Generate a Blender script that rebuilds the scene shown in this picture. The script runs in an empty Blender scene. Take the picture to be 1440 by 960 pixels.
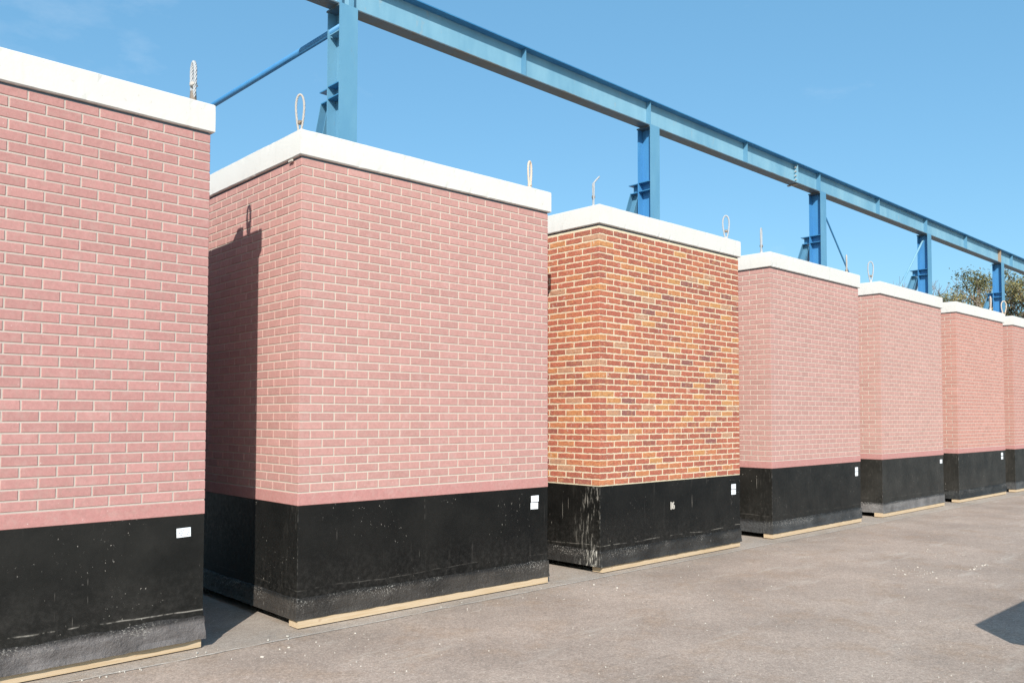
import bpy, math, random
from mathutils import Matrix, Vector, noise
R = math.radians
random.seed(11)
# ------------------------------------------------------------------ camera, world, sun
sc = bpy.context.scene
col = sc.collection
CAMH = 1.4789
f_px, pitch, roll = 1187.78, R(2.1942), R(0.0873)
cam_d = bpy.data.cameras.new('camera'); cam = bpy.data.objects.new('camera', cam_d); col.objects.link(cam)
cam_d.sensor_width = 36.0; cam_d.sensor_fit = 'HORIZONTAL'
cam_d.lens = f_px * 36.0 / 1440.0
cam_d.shift_x = 1.53 / 1440.0; cam_d.shift_y = 60.8 / 1440.0
cam_d.clip_start = 0.05; cam_d.clip_end = 2000
c, s, cr, sr = math.cos(pitch), math.sin(pitch), math.cos(roll), math.sin(roll)
cam.matrix_world = Matrix(((cr, -sr, 0, 0), (-s * sr, -s * cr, -c, 0), (c * sr, c * cr, -s, CAMH), (0, 0, 0, 1)))
sc.camera = cam
SUN_EL = R(33.2); SUN_TRAVEL = R(87.5)
w = bpy.data.worlds.new('World'); sc.world = w; w.use_nodes = True
nt = w.node_tree; nt.nodes.clear()
sky = nt.nodes.new('ShaderNodeTexSky'); sky.sky_type = 'NISHITA'; sky.sun_disc = False
sky.sun_elevation = SUN_EL; sky.sun_rotation = math.pi + R(2.5)
sky.air_density = 1.0; sky.dust_density = 1.3; sky.ozone_density = 0.7; sky.altitude = 0
bg = nt.nodes.new('ShaderNodeBackground'); bg.inputs['Strength'].default_value = 0.125
wo = nt.nodes.new('ShaderNodeOutputWorld')
# a few thin wisps of cloud, all round the sky
tc = nt.nodes.new('ShaderNodeTexCoord')
mp = nt.nodes.new('ShaderNodeMapping'); mp.inputs['Scale'].default_value = (3.0, 3.0, 7.0)
ns = nt.nodes.new('ShaderNodeTexNoise'); ns.inputs['Scale'].default_value = 1.9; ns.inputs['Detail'].default_value = 8; ns.inputs['Roughness'].default_value = 0.62
rp = nt.nodes.new('ShaderNodeValToRGB'); rp.color_ramp.elements[0].position = 0.60; rp.color_ramp.elements[1].position = 0.9
rp.color_ramp.elements[1].color = (0.22, 0.22, 0.22, 1)
mxw = nt.nodes.new('ShaderNodeMix'); mxw.data_type = 'RGBA'; mxw.inputs['B'].default_value = (6.4, 7.0, 7.6, 1)
nt.links.new(tc.outputs['Generated'], mp.inputs['Vector']); nt.links.new(mp.outputs['Vector'], ns.inputs['Vector'])
nt.links.new(ns.outputs['Fac'], rp.inputs['Fac']); nt.links.new(rp.outputs['Color'], mxw.inputs['Factor'])
tint = nt.nodes.new('ShaderNodeMix'); tint.data_type = 'RGBA'; tint.blend_type = 'MULTIPLY'; tint.inputs['Factor'].default_value = 1.0
tint.inputs['B'].default_value = (0.79, 1.01, 1.07, 1)
nt.links.new(sky.outputs['Color'], tint.inputs['A']); even = nt.nodes.new('ShaderNodeMix'); even.data_type = 'RGBA'; even.inputs['Factor'].default_value = 0.4; even.inputs['B'].default_value = (1.30, 3.85, 6.3, 1)
nt.links.new(tint.outputs['Result'], even.inputs['A']); nt.links.new(even.outputs['Result'], mxw.inputs['A']); nt.links.new(mxw.outputs['Result'], bg.inputs['Color'])
nt.links.new(bg.outputs['Background'], wo.inputs['Surface'])
sd = bpy.data.lights.new('sun', 'SUN'); sd.energy = 5.0; sd.angle = R(0.5); sd.color = (1.0, 0.955, 0.89)
sun = bpy.data.objects.new('sun', sd); col.objects.link(sun)
dv = Vector((math.cos(SUN_TRAVEL) * math.cos(SUN_EL), math.sin(SUN_TRAVEL) * math.cos(SUN_EL), -math.sin(SUN_EL)))
sun.rotation_euler = dv.to_track_quat('-Z', 'Y').to_euler(); sun.location = (0, -20, 20)
sc.view_settings.view_transform = 'Standard'; sc.view_settings.look = 'None'
sc.view_settings.exposure = 0.3; sc.view_settings.gamma = 1.0
sc.render.engine = 'CYCLES'
sc.render.resolution_x = 1024; sc.render.resolution_y = 682

# ------------------------------------------------------------------ helpers
def tag(o, label=None, cat=None, group=None, kind=None):
    if label: o['label'] = label
    if cat: o['category'] = cat
    if group: o['group'] = group
    if kind: o['kind'] = kind
    return o
def empty(name, loc, rz=0.0, label=None, cat=None, group=None):
    o = bpy.data.objects.new(name, None); col.objects.link(o); o.location = loc; o.rotation_euler = (0, 0, rz)
    o.empty_display_size = 0.2
    return tag(o, label, cat, group)
def link(name, me, parent=None, loc=None, rz=0.0):
    o = bpy.data.objects.new(name, me); col.objects.link(o)
    if parent: o.parent = parent
    if loc: o.location = loc
    if rz: o.rotation_euler = (0, 0, rz)
    return o
class MB:
    def __init__(s): s.v = []; s.f = []; s.tone = []; s.cur = 0.5
    def add(s, vs, fs):
        n = len(s.v); s.v += [tuple(v) for v in vs]
        for f in fs: s.f.append(tuple(i + n for i in f)); s.tone.append(s.cur)
    def box(s, x0, x1, y0, y1, z0, z1):
        s.add([(x0, y0, z0), (x1, y0, z0), (x1, y1, z0), (x0, y1, z0), (x0, y0, z1), (x1, y0, z1), (x1, y1, z1), (x0, y1, z1)],
              [(0, 3, 2, 1), (4, 5, 6, 7), (0, 1, 5, 4), (1, 2, 6, 5), (2, 3, 7, 6), (3, 0, 4, 7)])
    def bbox(s, x0, x1, y0, y1, z0, z1, b):
        """box with chamfered edges"""
        xs, ys, zs = (x0, x1), (y0, y1), (z0, z1); V = []; idx = {}
        for i in (0, 1):
            for j in (0, 1):
                for k in (0, 1):
                    sx, sy, sz = (1, -1)[i], (1, -1)[j], (1, -1)[k]
                    for a in range(3):
                        p = [xs[i], ys[j], zs[k]]
                        if a != 0: p[0] += sx * b
                        if a != 1: p[1] += sy * b
                        if a != 2: p[2] += sz * b
                        idx[(i, j, k, a)] = len(V); V.append(p)
        F = []
        F.append([idx[(0, j, k, 0)] for j, k in ((0, 0), (0, 1), (1, 1), (1, 0))]); F.append([idx[(1, j, k, 0)] for j, k in ((0, 0), (1, 0), (1, 1), (0, 1))])
        F.append([idx[(i, 0, k, 1)] for i, k in ((0, 0), (1, 0), (1, 1), (0, 1))]); F.append([idx[(i, 1, k, 1)] for i, k in ((0, 0), (0, 1), (1, 1), (1, 0))])
        F.append([idx[(i, j, 0, 2)] for i, j in ((0, 0), (0, 1), (1, 1), (1, 0))]); F.append([idx[(i, j, 1, 2)] for i, j in ((0, 0), (1, 0), (1, 1), (0, 1))])
        for i in (0, 1):
            for j in (0, 1): F.append([idx[(i, j, 0, 0)], idx[(i, j, 1, 0)], idx[(i, j, 1, 1)], idx[(i, j, 0, 1)]])
            for k in (0, 1): F.append([idx[(i, 0, k, 0)], idx[(i, 1, k, 0)], idx[(i, 1, k, 2)], idx[(i, 0, k, 2)]])
        for j in (0, 1):
            for k in (0, 1): F.append([idx[(0, j, k, 1)], idx[(1, j, k, 1)], idx[(1, j, k, 2)], idx[(0, j, k, 2)]])
        for i in (0, 1):
            for j in (0, 1):
                for k in (0, 1): F.append([idx[(i, j, k, 0)], idx[(i, j, k, 1)], idx[(i, j, k, 2)]])
        s.add(V, F)
    def tube(s, pts, rad, n=6, caps=True):
        pts = [Vector(p) for p in pts]; m = len(pts)
        rads = rad if isinstance(rad, (list, tuple)) else [rad] * m
        t0 = (pts[1] - pts[0]).normalized(); up = Vector((0, 0, 1)) if abs(t0.z) < 0.9 else Vector((1, 0, 0))
        a = t0.cross(up).normalized(); V = []
        for i in range(m):
            t = (pts[min(i + 1, m - 1)] - pts[max(i - 1, 0)]).normalized()
            a = (a - t * a.dot(t)).normalized(); b = t.cross(a)
            for k in range(n):
                an = 2 * math.pi * k / n; V.append(pts[i] + (a * math.cos(an) + b * math.sin(an)) * rads[i])
        F = [(i * n + k, i * n + (k + 1) % n, (i + 1) * n + (k + 1) % n, (i + 1) * n + k) for i in range(m - 1) for k in range(n)]
        if caps: F.append(tuple(range(n))[::-1]); F.append(tuple((m - 1) * n + k for k in range(n)))
        s.add(V, F)
    def xform(s, M, start=0):
        s.v = s.v[:start] + [tuple(M @ Vector(v)) for v in s.v[start:]]
    def mesh(s, name, mat, smooth=False):
        me = bpy.data.meshes.new(name); me.from_pydata(s.v, [], s.f)
        at = me.attributes.new('tone', 'FLOAT', 'FACE'); at.data.foreach_set('value', s.tone)
        me.materials.append(mat)
        if smooth: me.polygons.foreach_set('use_smooth', [True] * len(s.f))
        me.validate(); me.update()
        return me
    def build(s, name, mat, parent=None, loc=None, rz=0.0, smooth=False, fixn=False):
        me = s.mesh(name, mat, smooth)
        if fixn:
            import bmesh
            bm = bmesh.new(); bm.from_mesh(me); bmesh.ops.recalc_face_normals(bm, faces=bm.faces); bm.to_mesh(me); bm.free()
        return link(name, me, parent, loc, rz)

# ------------------------------------------------------------------ material helpers
class NT:
    def __init__(s, name, rough=0.8, spec=0.3):
        s.m = bpy.data.materials.new(name); s.m.use_nodes = True; s.t = s.m.node_tree
        s.b = s.t.nodes['Principled BSDF']; s.b.inputs['Roughness'].default_value = rough
        s.b.inputs['Specular IOR Level'].default_value = spec
    def n(s, t): return s.t.nodes.new(t)
    def l(s, a, b): s.t.links.new(a, b)
    def obj(s, scale=(1, 1, 1), world=False):
        mp = s.n('ShaderNodeMapping'); mp.inputs['Scale'].default_value = scale
        if world:
            g = s.n('ShaderNodeNewGeometry'); s.l(g.outputs['Position'], mp.inputs['Vector'])
        else:
            t = s.n('ShaderNodeTexCoord'); s.l(t.outputs['Object'], mp.inputs['Vector'])
        return mp.outputs['Vector']
    def noise(s, vec, scale, detail=4, rough=0.55):
        x = s.n('ShaderNodeTexNoise'); x.inputs['Scale'].default_value = scale; x.inputs['Detail'].default_value = detail
        x.inputs['Roughness'].default_value = rough; s.l(vec, x.inputs['Vector']); return x.outputs['Fac']
    def ramp(s, fac, stops, interp='LINEAR'):
        r = s.n('ShaderNodeValToRGB'); cr_ = r.color_ramp; cr_.interpolation = interp
        while len(cr_.elements) < len(stops): cr_.elements.new(0.5)
        for e, (p, c_) in zip(cr_.elements, stops):
            e.position = p; e.color = (c_, c_, c_, 1) if isinstance(c_, (int, float)) else (*c_, 1)
        s.l(fac, r.inputs['Fac']); return r.outputs['Color']
    def mix(s, fac, a, b, mode='MIX'):
        x = s.n('ShaderNodeMix'); x.data_type = 'RGBA'; x.blend_type = mode
        for sock, v in (('Factor', fac), ('A', a), ('B', b)):
            if isinstance(v, (int, float)): x.inputs[sock].default_value = v if sock == 'Factor' else (v, v, v, 1)
            elif isinstance(v, tuple): x.inputs[sock].default_value = (*v, 1)
            else: s.l(v, x.inputs[sock])
        return x.outputs['Result']
    def math(s, op, a, b=0.0):
        x = s.n('ShaderNodeMath'); x.operation = op
        for i, v in enumerate((a, b)):
            if isinstance(v, (int, float)): x.inputs[i].default_value = v
            else: s.l(v, x.inputs[i])
        return x.outputs[0]
    def attr(s, name='tone'):
        x = s.n('ShaderNodeAttribute'); x.attribute_name = name; return x.outputs['Fac']
    def rnd(s):
        x = s.n('ShaderNodeObjectInfo'); return x.outputs['Random']
    def axis(s, i, world=False):
        x = s.n('ShaderNodeSeparateXYZ'); s.l(s.obj(world=world), x.inputs[0]); return x.outputs[i]
    def color(s, c_):
        if isinstance(c_, tuple): s.b.inputs['Base Color'].default_value = (*c_, 1)
        else: s.l(c_, s.b.inputs['Base Color'])
    def rough(s, v): s.l(v, s.b.inputs['Roughness'])
    def bump(s, h, strength=0.3, dist=0.01):
        x = s.n('ShaderNodeBump'); x.inputs['Strength'].default_value = strength; x.inputs['Distance'].default_value = dist
        s.l(h, x.inputs['Height']); s.l(x.outputs['Normal'], s.b.inputs['Normal'])

def m_pink(name, base, faded=0.0):
    t = NT(name, 0.85, 0.25); W = t.obj(world=True)
    tone = t.attr()
    c1 = t.ramp(tone, [(0.0, tuple(b * 0.9 for b in base)), (0.5, base), (1.0, tuple(min(1, b * 1.08 + 0.008) for b in base))])
    g = t.noise(W, 260, 3, 0.7)
    c2 = t.mix(0.5, c1, t.ramp(g, [(0.3, 0.42), (0.7, 0.58)]), 'OVERLAY')
    mot = t.noise(W, 42, 4, 0.7); c2 = t.mix(0.5, c2, t.ramp(mot, [(0.3, 0.40), (0.7, 0.60)]), 'OVERLAY')
    c2 = t.mix(t.ramp(t.noise(W, 24, 4, 0.7), [(0.5, 0.0), (0.72, 0.4)]), c2, (0.42, 0.29, 0.245))
    big = t.noise(W, 1.3, 3)
    bloom = t.noise(W, 9, 6, 0.75)
    c3 = t.mix(t.math('MULTIPLY', t.ramp(bloom, [(0.52, 0.0), (0.8, 0.45)]), t.ramp(big, [(0.35, 0.3), (0.7, 1.0)])), c2, (0.62, 0.45, 0.41))
    spk = t.noise(W, 95, 2, 0.5)
    c4 = t.mix(t.ramp(spk, [(0.735, 0.0), (0.78, 0.7)]), c3, (0.75, 0.66, 0.6))
    if faded: c4 = t.mix(faded, c4, (0.62, 0.46, 0.42))
    t.color(c4); t.bump(g, 0.5, 0.002); return t.m
PINKS = {1: (0.455, 0.228, 0.206), 2: (0.468, 0.248, 0.218), 4: (0.468, 0.258, 0.225), 5: (0.475, 0.266, 0.228), 6: (0.475, 0.235, 0.190), 7: (0.455, 0.225, 0.185)}
PINKS = {k: m_pink('pink_brick', v) for k, v in PINKS.items()}; M_PINK = PINKS[1]
M_BAND = m_pink('pink_render', (0.455, 0.218, 0.198))
def m_mortar(name, col_):
    t = NT(name, 0.95, 0.15); W = t.obj(world=True); g = t.noise(W, 150, 4, 0.7)
    t.color(t.mix(t.noise(W, 5, 4), tuple(x * 0.9 for x in col_), tuple(min(1, x * 1.08) for x in col_)))
    t.bump(g, 0.6, 0.003); return t.m
M_MORT = m_mortar('pinkish_mortar', (0.49, 0.42, 0.365))
M_MORTW = m_mortar('warm_mortar', (0.545, 0.475, 0.40))
M_MORT2 = m_mortar('cream_mortar', (0.64, 0.555, 0.40))
def m_rustic():
    t = NT('rustic_brick', 0.8, 0.3); W = t.obj(world=True); tone = t.attr()
    c1 = t.ramp(tone, [(0.0, (0.24, 0.095, 0.085)), (0.10, (0.30, 0.10, 0.075)), (0.30, (0.37, 0.11, 0.07)), (0.5, (0.43, 0.125, 0.08)),
                       (0.66, (0.47, 0.155, 0.085)), (0.8, (0.50, 0.195, 0.085)), (0.93, (0.54, 0.26, 0.10)), (1.0, (0.42, 0.24, 0.18))])
    n1 = t.noise(t.obj((1, 1, 2.2), True), 26, 5, 0.7)
    c2 = t.mix(t.ramp(n1, [(0.47, 0.0), (0.66, 0.85)]), c1, t.mix(0.6, c1, (0.17, 0.07, 0.055)))
    n0 = t.noise(t.obj((1, 1, 1.6), True), 13, 4, 0.7)
    c2 = t.mix(t.ramp(n0, [(0.52, 0.0), (0.72, 0.6)]), c2, (0.55, 0.26, 0.12))
    n2 = t.noise(W, 60, 4, 0.7)
    c3 = t.mix(t.ramp(n2, [(0.58, 0.0), (0.72, 0.6)]), c2, (0.58, 0.40, 0.24))
    n3 = t.noise(W, 14, 6, 0.75)
    c4 = t.mix(t.ramp(n3, [(0.62, 0.0), (0.70, 0.7)]), c3, (0.72, 0.66, 0.58))
    t.color(c4); t.bump(n2, 0.9, 0.005); return t.m
M_RUST = m_rustic()
def m_coping():
    t = NT('white_coping', 0.6, 0.3); W = t.obj(world=True)
    n1 = t.noise(W, 6, 5, 0.6); sp = t.noise(W, 22, 3, 0.6)
    c1 = t.mix(n1, (0.625, 0.597, 0.548), (0.665, 0.638, 0.592))
    c1 = t.mix(t.ramp(sp, [(0.66, 0.0), (0.75, 0.5)]), c1, (0.50, 0.43, 0.36))
    st = t.noise(t.obj((1, 1, 0.12), True), 16, 5, 0.7)
    c1 = t.mix(t.ramp(st, [(0.55, 0.0), (0.8, 0.35)]), c1, (0.52, 0.49, 0.44))
    pin = t.noise(W, 130, 2, 0.5); c1 = t.mix(t.ramp(pin, [(0.72, 0.0), (0.76, 0.6)]), c1, (0.28, 0.25, 0.21))
    t.color(c1); t.bump(t.noise(W, 60, 3), 0.25, 0.003); return t.m
M_COP = m_coping()
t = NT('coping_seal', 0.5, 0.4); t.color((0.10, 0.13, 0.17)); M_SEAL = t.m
def edge_masks(t, splash):
    """scuffed corner arrises, and mortar milk that ran down beside the near corner"""
    sx = t.n('ShaderNodeSeparateXYZ'); t.l(t.obj(), sx.inputs[0]); X, Y, Z = sx.outputs[0], sx.outputs[1], sx.outputs[2]
    near = t.math('ADD', t.math('ABSOLUTE', X), t.math('ABSOLUTE', Y))
    arris = t.math('MULTIPLY', t.ramp(near, [(0.004, 0.8), (0.009, 0.0)]), t.ramp(t.noise(t.obj((1, 1, 0.5)), 22, 5, 0.75), [(0.46, 0.0), (0.64, 0.75)]))
    left = t.math('MULTIPLY', t.ramp(X, [(0.01, 1.0), (0.02, 0.0)]), t.ramp(Y, [(0.10, 1.0), (0.36, 0.0)]))
    runs = t.ramp(t.noise(t.obj((1, 1, 0.16)), 42, 5, 0.7), [(0.5, 0.0), (0.66, 0.95)])
    spots = t.ramp(t.noise(t.obj((1, 1, 0.4)), 10, 4, 0.7), [(0.45, 0.0), (0.6, 1.0)])
    sp = t.math('MULTIPLY', t.math('MULTIPLY', left, runs), t.math('MULTIPLY', spots, splash))
    return arris, sp
def m_bitumen(name, lift, seed, splash):
    t = NT(name, 0.5, 0.22); W = t.obj(world=True)
    cloud = t.noise(W, 2.2 + seed * 0.1, 4, 0.6); fine = t.noise(W, 170, 3, 0.7); mid = t.noise(W, 28, 5, 0.7)
    k = 0.0045 + lift
    c1 = t.ramp(cloud, [(0.35, (k, k * 0.95, k * 0.8)), (0.72, (k * 2.1 + 0.003, k * 1.95 + 0.0026, k * 1.7 + 0.002))])
    run = t.noise(t.obj((1, 1, 0.05), True), 34, 4, 0.6); area = t.noise(W, 1.9, 3, 0.6)
    k1 = t.math('MULTIPLY', t.ramp(run, [(0.62, 0.0), (0.80, 0.45)]), t.ramp(area, [(0.50, 0.0), (0.66, 1.0)]))
    c2 = t.mix(k1, c1, (0.15, 0.135, 0.12))
    # crisp hairline drips
    hair = t.noise(t.obj((1, 1, 0.02), True), 95, 2, 0.5)
    k3 = t.math('MULTIPLY', t.ramp(hair, [(0.735, 0.0), (0.76, 0.8)]), t.ramp(t.noise(W, 4.2, 3), [(0.52, 0.0), (0.6, 1.0)]))
    c2 = t.mix(k3, c2, (0.42, 0.38, 0.33))
    spk = t.noise(t.obj((1, 1, 0.55), True), 60, 4, 0.7)
    k2 = t.math('MULTIPLY', t.ramp(spk, [(0.665, 0.0), (0.70, 0.85)]), t.ramp(t.noise(W, 2.6, 4), [(0.49, 0.0), (0.60, 1.0)]))
    c3 = t.mix(k2, c2, (0.5, 0.46, 0.4))
    z = t.axis(2, True)
    dust = t.math('MULTIPLY', t.ramp(t.math('DIVIDE', z, 0.9), [(0.16, 1.0), (0.62, 0.0)]), t.ramp(mid, [(0.45, 0.0), (0.72, 0.25)]))
    c4 = t.mix(dust, c3, (0.10, 0.09, 0.08))
    zz = t.math('ADD', z, t.math('MULTIPLY', t.noise(W, 1.1, 3), 0.10))
    cre = t.math('ABSOLUTE', t.math('SUBTRACT', zz, 0.300 + 0.012 * (seed % 3)))
    crm = t.math('MULTIPLY', t.ramp(cre, [(0.0015, 0.9), (0.0045, 0.0)]), t.ramp(t.noise(W, 5.5, 4, 0.7), [(0.47, 0.0), (0.6, 1.0)]))
    c4 = t.mix(t.math('MULTIPLY', crm, {1: 1.0, 3: 0.6}.get(seed, 0.18)), c4, (0.34, 0.31, 0.27))
    ar, sp = edge_masks(t, splash)
    c5 = t.mix(sp, t.mix(ar, c4, (0.45, 0.42, 0.38)), (0.50, 0.46, 0.40))
    t.color(c5); t.rough(t.ramp(mid, [(0.3, 0.42), (0.7, 0.65)]))
    t.bump(t.math('ADD', t.math('MULTIPLY', fine, 0.3), mid), 0.35, 0.004); return t.m
BITS = {i: m_bitumen('black_bitumen_coat', (0.004, 0.0, 0.0005, 0.004, 0.012, 0.011, 0.012)[i - 1], i, 1.0 if i == 3 else 0.08) for i in range(1, 8)}
def m_skirt(seed, tone, splash):
    t = NT('bitumen_felt', 0.5, 0.3); W = t.obj(world=True)
    mid = t.noise(W, 22, 6, 0.72); cl = t.noise(W, 3, 4)
    c1 = t.ramp(cl, [(0.35, tuple(x * 0.6 for x in tone)), (0.7, tuple(x * 1.35 for x in tone))])
    z = t.axis(2, True)
    ridge = t.ramp(z, [(0.175, 0.0), (0.20, 1.0)])
    c1 = t.mix(t.math('MULTIPLY', ridge, 0.85), c1, (0.012, 0.011, 0.010))
    crumb = t.math('MULTIPLY', t.ramp(t.noise(t.obj((1, 1, 1.3), True), 75, 4, 0.75), [(0.55, 0.0), (0.62, 0.85)]), t.ramp(t.math('ADD', z, t.math('MULTIPLY', cl, 0.06)), [(0.15, 0.0), (0.195, 1.0), (0.235, 1.0), (0.26, 0.0)]))
    c1 = t.mix(t.math('MULTIPLY', crumb, t.ramp(t.noise(W, 2.3, 3), [(0.42, 0.0), (0.58, 1.0)])), c1, (0.42, 0.39, 0.35))
    k2 = t.ramp(t.noise(t.obj((1, 1, 0.35), True), 34, 5, 0.7), [(0.64, 0.0), (0.74, 0.6)])
    c2 = t.mix(k2, c1, (0.38, 0.35, 0.32))
    ar, sp = edge_masks(t, splash)
    t.color(t.mix(sp, t.mix(ar, c2, (0.45, 0.42, 0.38)), (0.62, 0.58, 0.5)))
    t.bump(t.math('ADD', t.math('MULTIPLY', mid, 1.4), t.noise(W, 6, 3)), 0.8, 0.014); return t.m
SKIRTS = {i: m_skirt(i, ((0.14, 0.125, 0.12), (0.05, 0.043, 0.037), (0.035, 0.032, 0.029), (0.05, 0.05, 0.05), (0.15, 0.14, 0.135), (0.025, 0.026, 0.026), (0.06, 0.06, 0.06))[i - 1], 1.6 if i == 3 else 0.1) for i in range(1, 8)}
def m_wood():
    t = NT('raw_timber', 0.75, 0.2); v = t.obj((0.5, 14, 14))
    g = t.noise(v, 6, 5, 0.65)
    c1 = t.ramp(g, [(0.3, (0.46, 0.32, 0.18)), (0.55, (0.54, 0.415, 0.28)), (0.8, (0.59, 0.47, 0.335))])
    c1 = t.mix(t.ramp(t.noise(t.obj(), 9, 4), [(0.66, 0.0), (0.76, 0.5)]), c1, (0.33, 0.2, 0.12))
    t.color(c1); t.bump(g, 0.3, 0.002); return t.m
M_WOOD = m_wood()
def m_blue(name, a, b, dirt=(0.2, 0.15, 0.11), lo=0.62, amt=0.6):
    t = NT(name, 0.45, 0.5); W = t.obj(world=True)
    fd = t.noise(t.obj((1, 1, 0.3), True), 1.6, 5, 0.65)
    c1 = t.mix(t.ramp(fd, [(0.35, 0.0), (0.7, 1.0)]), a, b)
    d = t.noise(t.obj((1, 1, 0.4), True), 9, 6, 0.7)
    t.color(t.mix(t.ramp(d, [(lo, 0.0), (lo + 0.14, amt)]), c1, dirt))
    t.bump(t.noise(W, 40, 3), 0.15, 0.002); return t.m
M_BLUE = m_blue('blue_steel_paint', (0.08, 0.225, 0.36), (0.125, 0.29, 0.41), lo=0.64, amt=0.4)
M_BLUED = m_blue('deep_blue_steel_paint', (0.035, 0.16, 0.33), (0.05, 0.21, 0.38), lo=0.64)
M_BLUEM = m_blue('mid_blue_steel_paint', (0.04, 0.19, 0.42), (0.07, 0.25, 0.47), lo=0.68, amt=0.35)
M_BLUEP = m_blue('faded_blue_web_paint', (0.145, 0.315, 0.43), (0.225, 0.41, 0.51), dirt=(0.42, 0.36, 0.28), lo=0.6, amt=0.4)
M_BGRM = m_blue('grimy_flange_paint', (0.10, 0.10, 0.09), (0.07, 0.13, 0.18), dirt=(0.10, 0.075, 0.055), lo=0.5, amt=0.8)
M_RUSTY = m_blue('rusty_steel', (0.30, 0.19, 0.12), (0.36, 0.28, 0.2))
def m_plain(name, c_, rough=0.6, spec=0.4, metal=0.0, n=30, var=0.25, bump=0.2):
    t = NT(name, rough, spec); t.b.inputs['Metallic'].default_value = metal
    g = t.noise(t.obj(world=True), n, 4, 0.65)
    t.color(t.mix(g, tuple(x * (1 - var) for x in c_), tuple(min(1, x * (1 + var)) for x in c_))); t.bump(g, bump, 0.002); return t.m
M_ROPE_W = m_plain('white_steel_rope', (0.38, 0.39, 0.40), 0.5, 0.5, 0.0, 120)
M_ROPE_G = m_plain('grey_steel_rope', (0.42, 0.38, 0.34), 0.55, 0.5, 0.0, 120)
M_ROPE_B = m_plain('beige_rope', (0.60, 0.48, 0.38), 0.7, 0.3, 0.0, 90)
M_CLAMP = m_plain('ferrule_metal', (0.22, 0.17, 0.13), 0.5, 0.5, 0.3, 60, 0.5)
M_CONC = m_plain('roof_concrete', (0.5, 0.48, 0.45), 0.9, 0.2, 0, 20)
M_STK = m_plain('white_sticker', (0.80, 0.82, 0.84), 0.5, 0.5, 0, 30, 0.02, 0.0)
M_INK = m_plain('grey_print', (0.34, 0.35, 0.42), 0.5, 0.3, 0, 30, 0.05, 0.0)
M_CHIP = m_plain('pale_chip', (0.52, 0.48, 0.42), 0.8, 0.2, 0, 15, 0.3)
M_TYRE = m_plain('black_rubber', (0.03, 0.03, 0.03), 0.8, 0.3)
M_GREY = m_plain('trailer_steel', (0.16, 0.17, 0.18), 0.5, 0.5)
M_PLANK = m_plain('weathered_plank', (0.30, 0.23, 0.16), 0.8, 0.2)
def m_asphalt(name, base, seed):
    t = NT(name, 0.85, 0.2); W = t.obj(world=True)
    agg = t.noise(W, 120, 4, 0.85); agg2 = t.noise(W, 48, 5, 0.85); mid = t.noise(W, 17, 5, 0.75); cl = t.noise(W, 0.8, 6, 0.62); pt_ = t.noise(W, 2.3 + seed, 6, 0.7)
    lo = tuple(x * 0.84 for x in base); hi = tuple(min(1, x * 1.12) for x in base)
    c1 = t.mix(t.ramp(cl, [(0.36, 0.0), (0.62, 1.0)]), lo, hi)
    c1 = t.mix(t.ramp(pt_, [(0.50, 0.0), (0.72, 0.55)]), c1, (base[0] * 0.86, base[1] * 0.74, base[2] * 0.60))
    c2 = t.mix(0.8, c1, t.ramp(agg, [(0.3, 0.22), (0.7, 0.78)]), 'OVERLAY')
    c2 = t.mix(0.7, c2, t.ramp(agg2, [(0.3, 0.28), (0.7, 0.72)]), 'OVERLAY')
    c2 = t.mix(0.45, c2, t.ramp(mid, [(0.3, 0.36), (0.7, 0.64)]), 'OVERLAY')
    r0 = t.n('ShaderNodeMapping'); r0.inputs['Rotation'].default_value = (0, 0, -R(43.6)); gg = t.n('ShaderNodeNewGeometry')
    t.l(gg.outputs['Position'], r0.inputs['Vector'])
    g = t.n('ShaderNodeMapping'); g.inputs['Scale'].default_value = (0.35, 1.6, 1); t.l(r0.outputs['Vector'], g.inputs['Vector'])
    wash = t.noise(g.outputs['Vector'], 2.1, 8, 0.75)
    c3 = t.mix(t.ramp(wash, [(0.56, 0.0), (0.70, 0.45)]), c2, (0.56, 0.50, 0.43))
    oil = t.noise(g.outputs['Vector'], 3.7, 5, 0.6)
    c3 = t.mix(t.ramp(oil, [(0.66, 0.0), (0.76, 0.5)]), c3, (0.13, 0.105, 0.085))
    # small scrape marks and pale stones
    scr = t.n('ShaderNodeMapping'); scr.inputs['Scale'].default_value = (0.25, 1.3, 1); scr.inputs['Rotation'].default_value = (0, 0, 0.35); t.l(r0.outputs['Vector'], scr.inputs['Vector'])
    sk = t.noise(scr.outputs['Vector'], 16, 5, 0.7)
    c3 = t.mix(t.ramp(sk, [(0.69, 0.0), (0.74, 0.55)]), c3, (0.62, 0.57, 0.5))
    vor = t.n('ShaderNodeTexVoronoi'); vor.inputs['Scale'].default_value = 52; t.l(W, vor.inputs['Vector'])
    pick = t.n('ShaderNodeSeparateColor'); t.l(vor.outputs['Color'], pick.inputs[0])
    k = t.math('MULTIPLY', t.ramp(vor.outputs['Distance'], [(0.12, 1.0), (0.28, 0.0)]), t.ramp(pick.outputs[0], [(0.80, 0.0), (0.86, 0.75)]))
    c4 = t.mix(k, c3, (0.60, 0.54, 0.46))
    k = t.math('MULTIPLY', t.ramp(vor.outputs['Distance'], [(0.12, 1.0), (0.28, 0.0)]), t.ramp(pick.outputs[1], [(0.82, 0.0), (0.88, 0.6)]))
    c4 = t.mix(k, c4, (0.13, 0.115, 0.10))
    t.color(c4); t.rough(t.ramp(mid, [(0.3, 0.75), (0.7, 0.95)]))
    t.bump(t.math('ADD', t.math('MULTIPLY', agg, 0.7), agg2), 0.5, 0.006); return t.m
M_ASPH = m_asphalt('worn_asphalt', (0.364, 0.292, 0.240), 0.0)
M_APRON = m_asphalt('concrete_apron', (0.37, 0.312, 0.262), 1.3)
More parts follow.
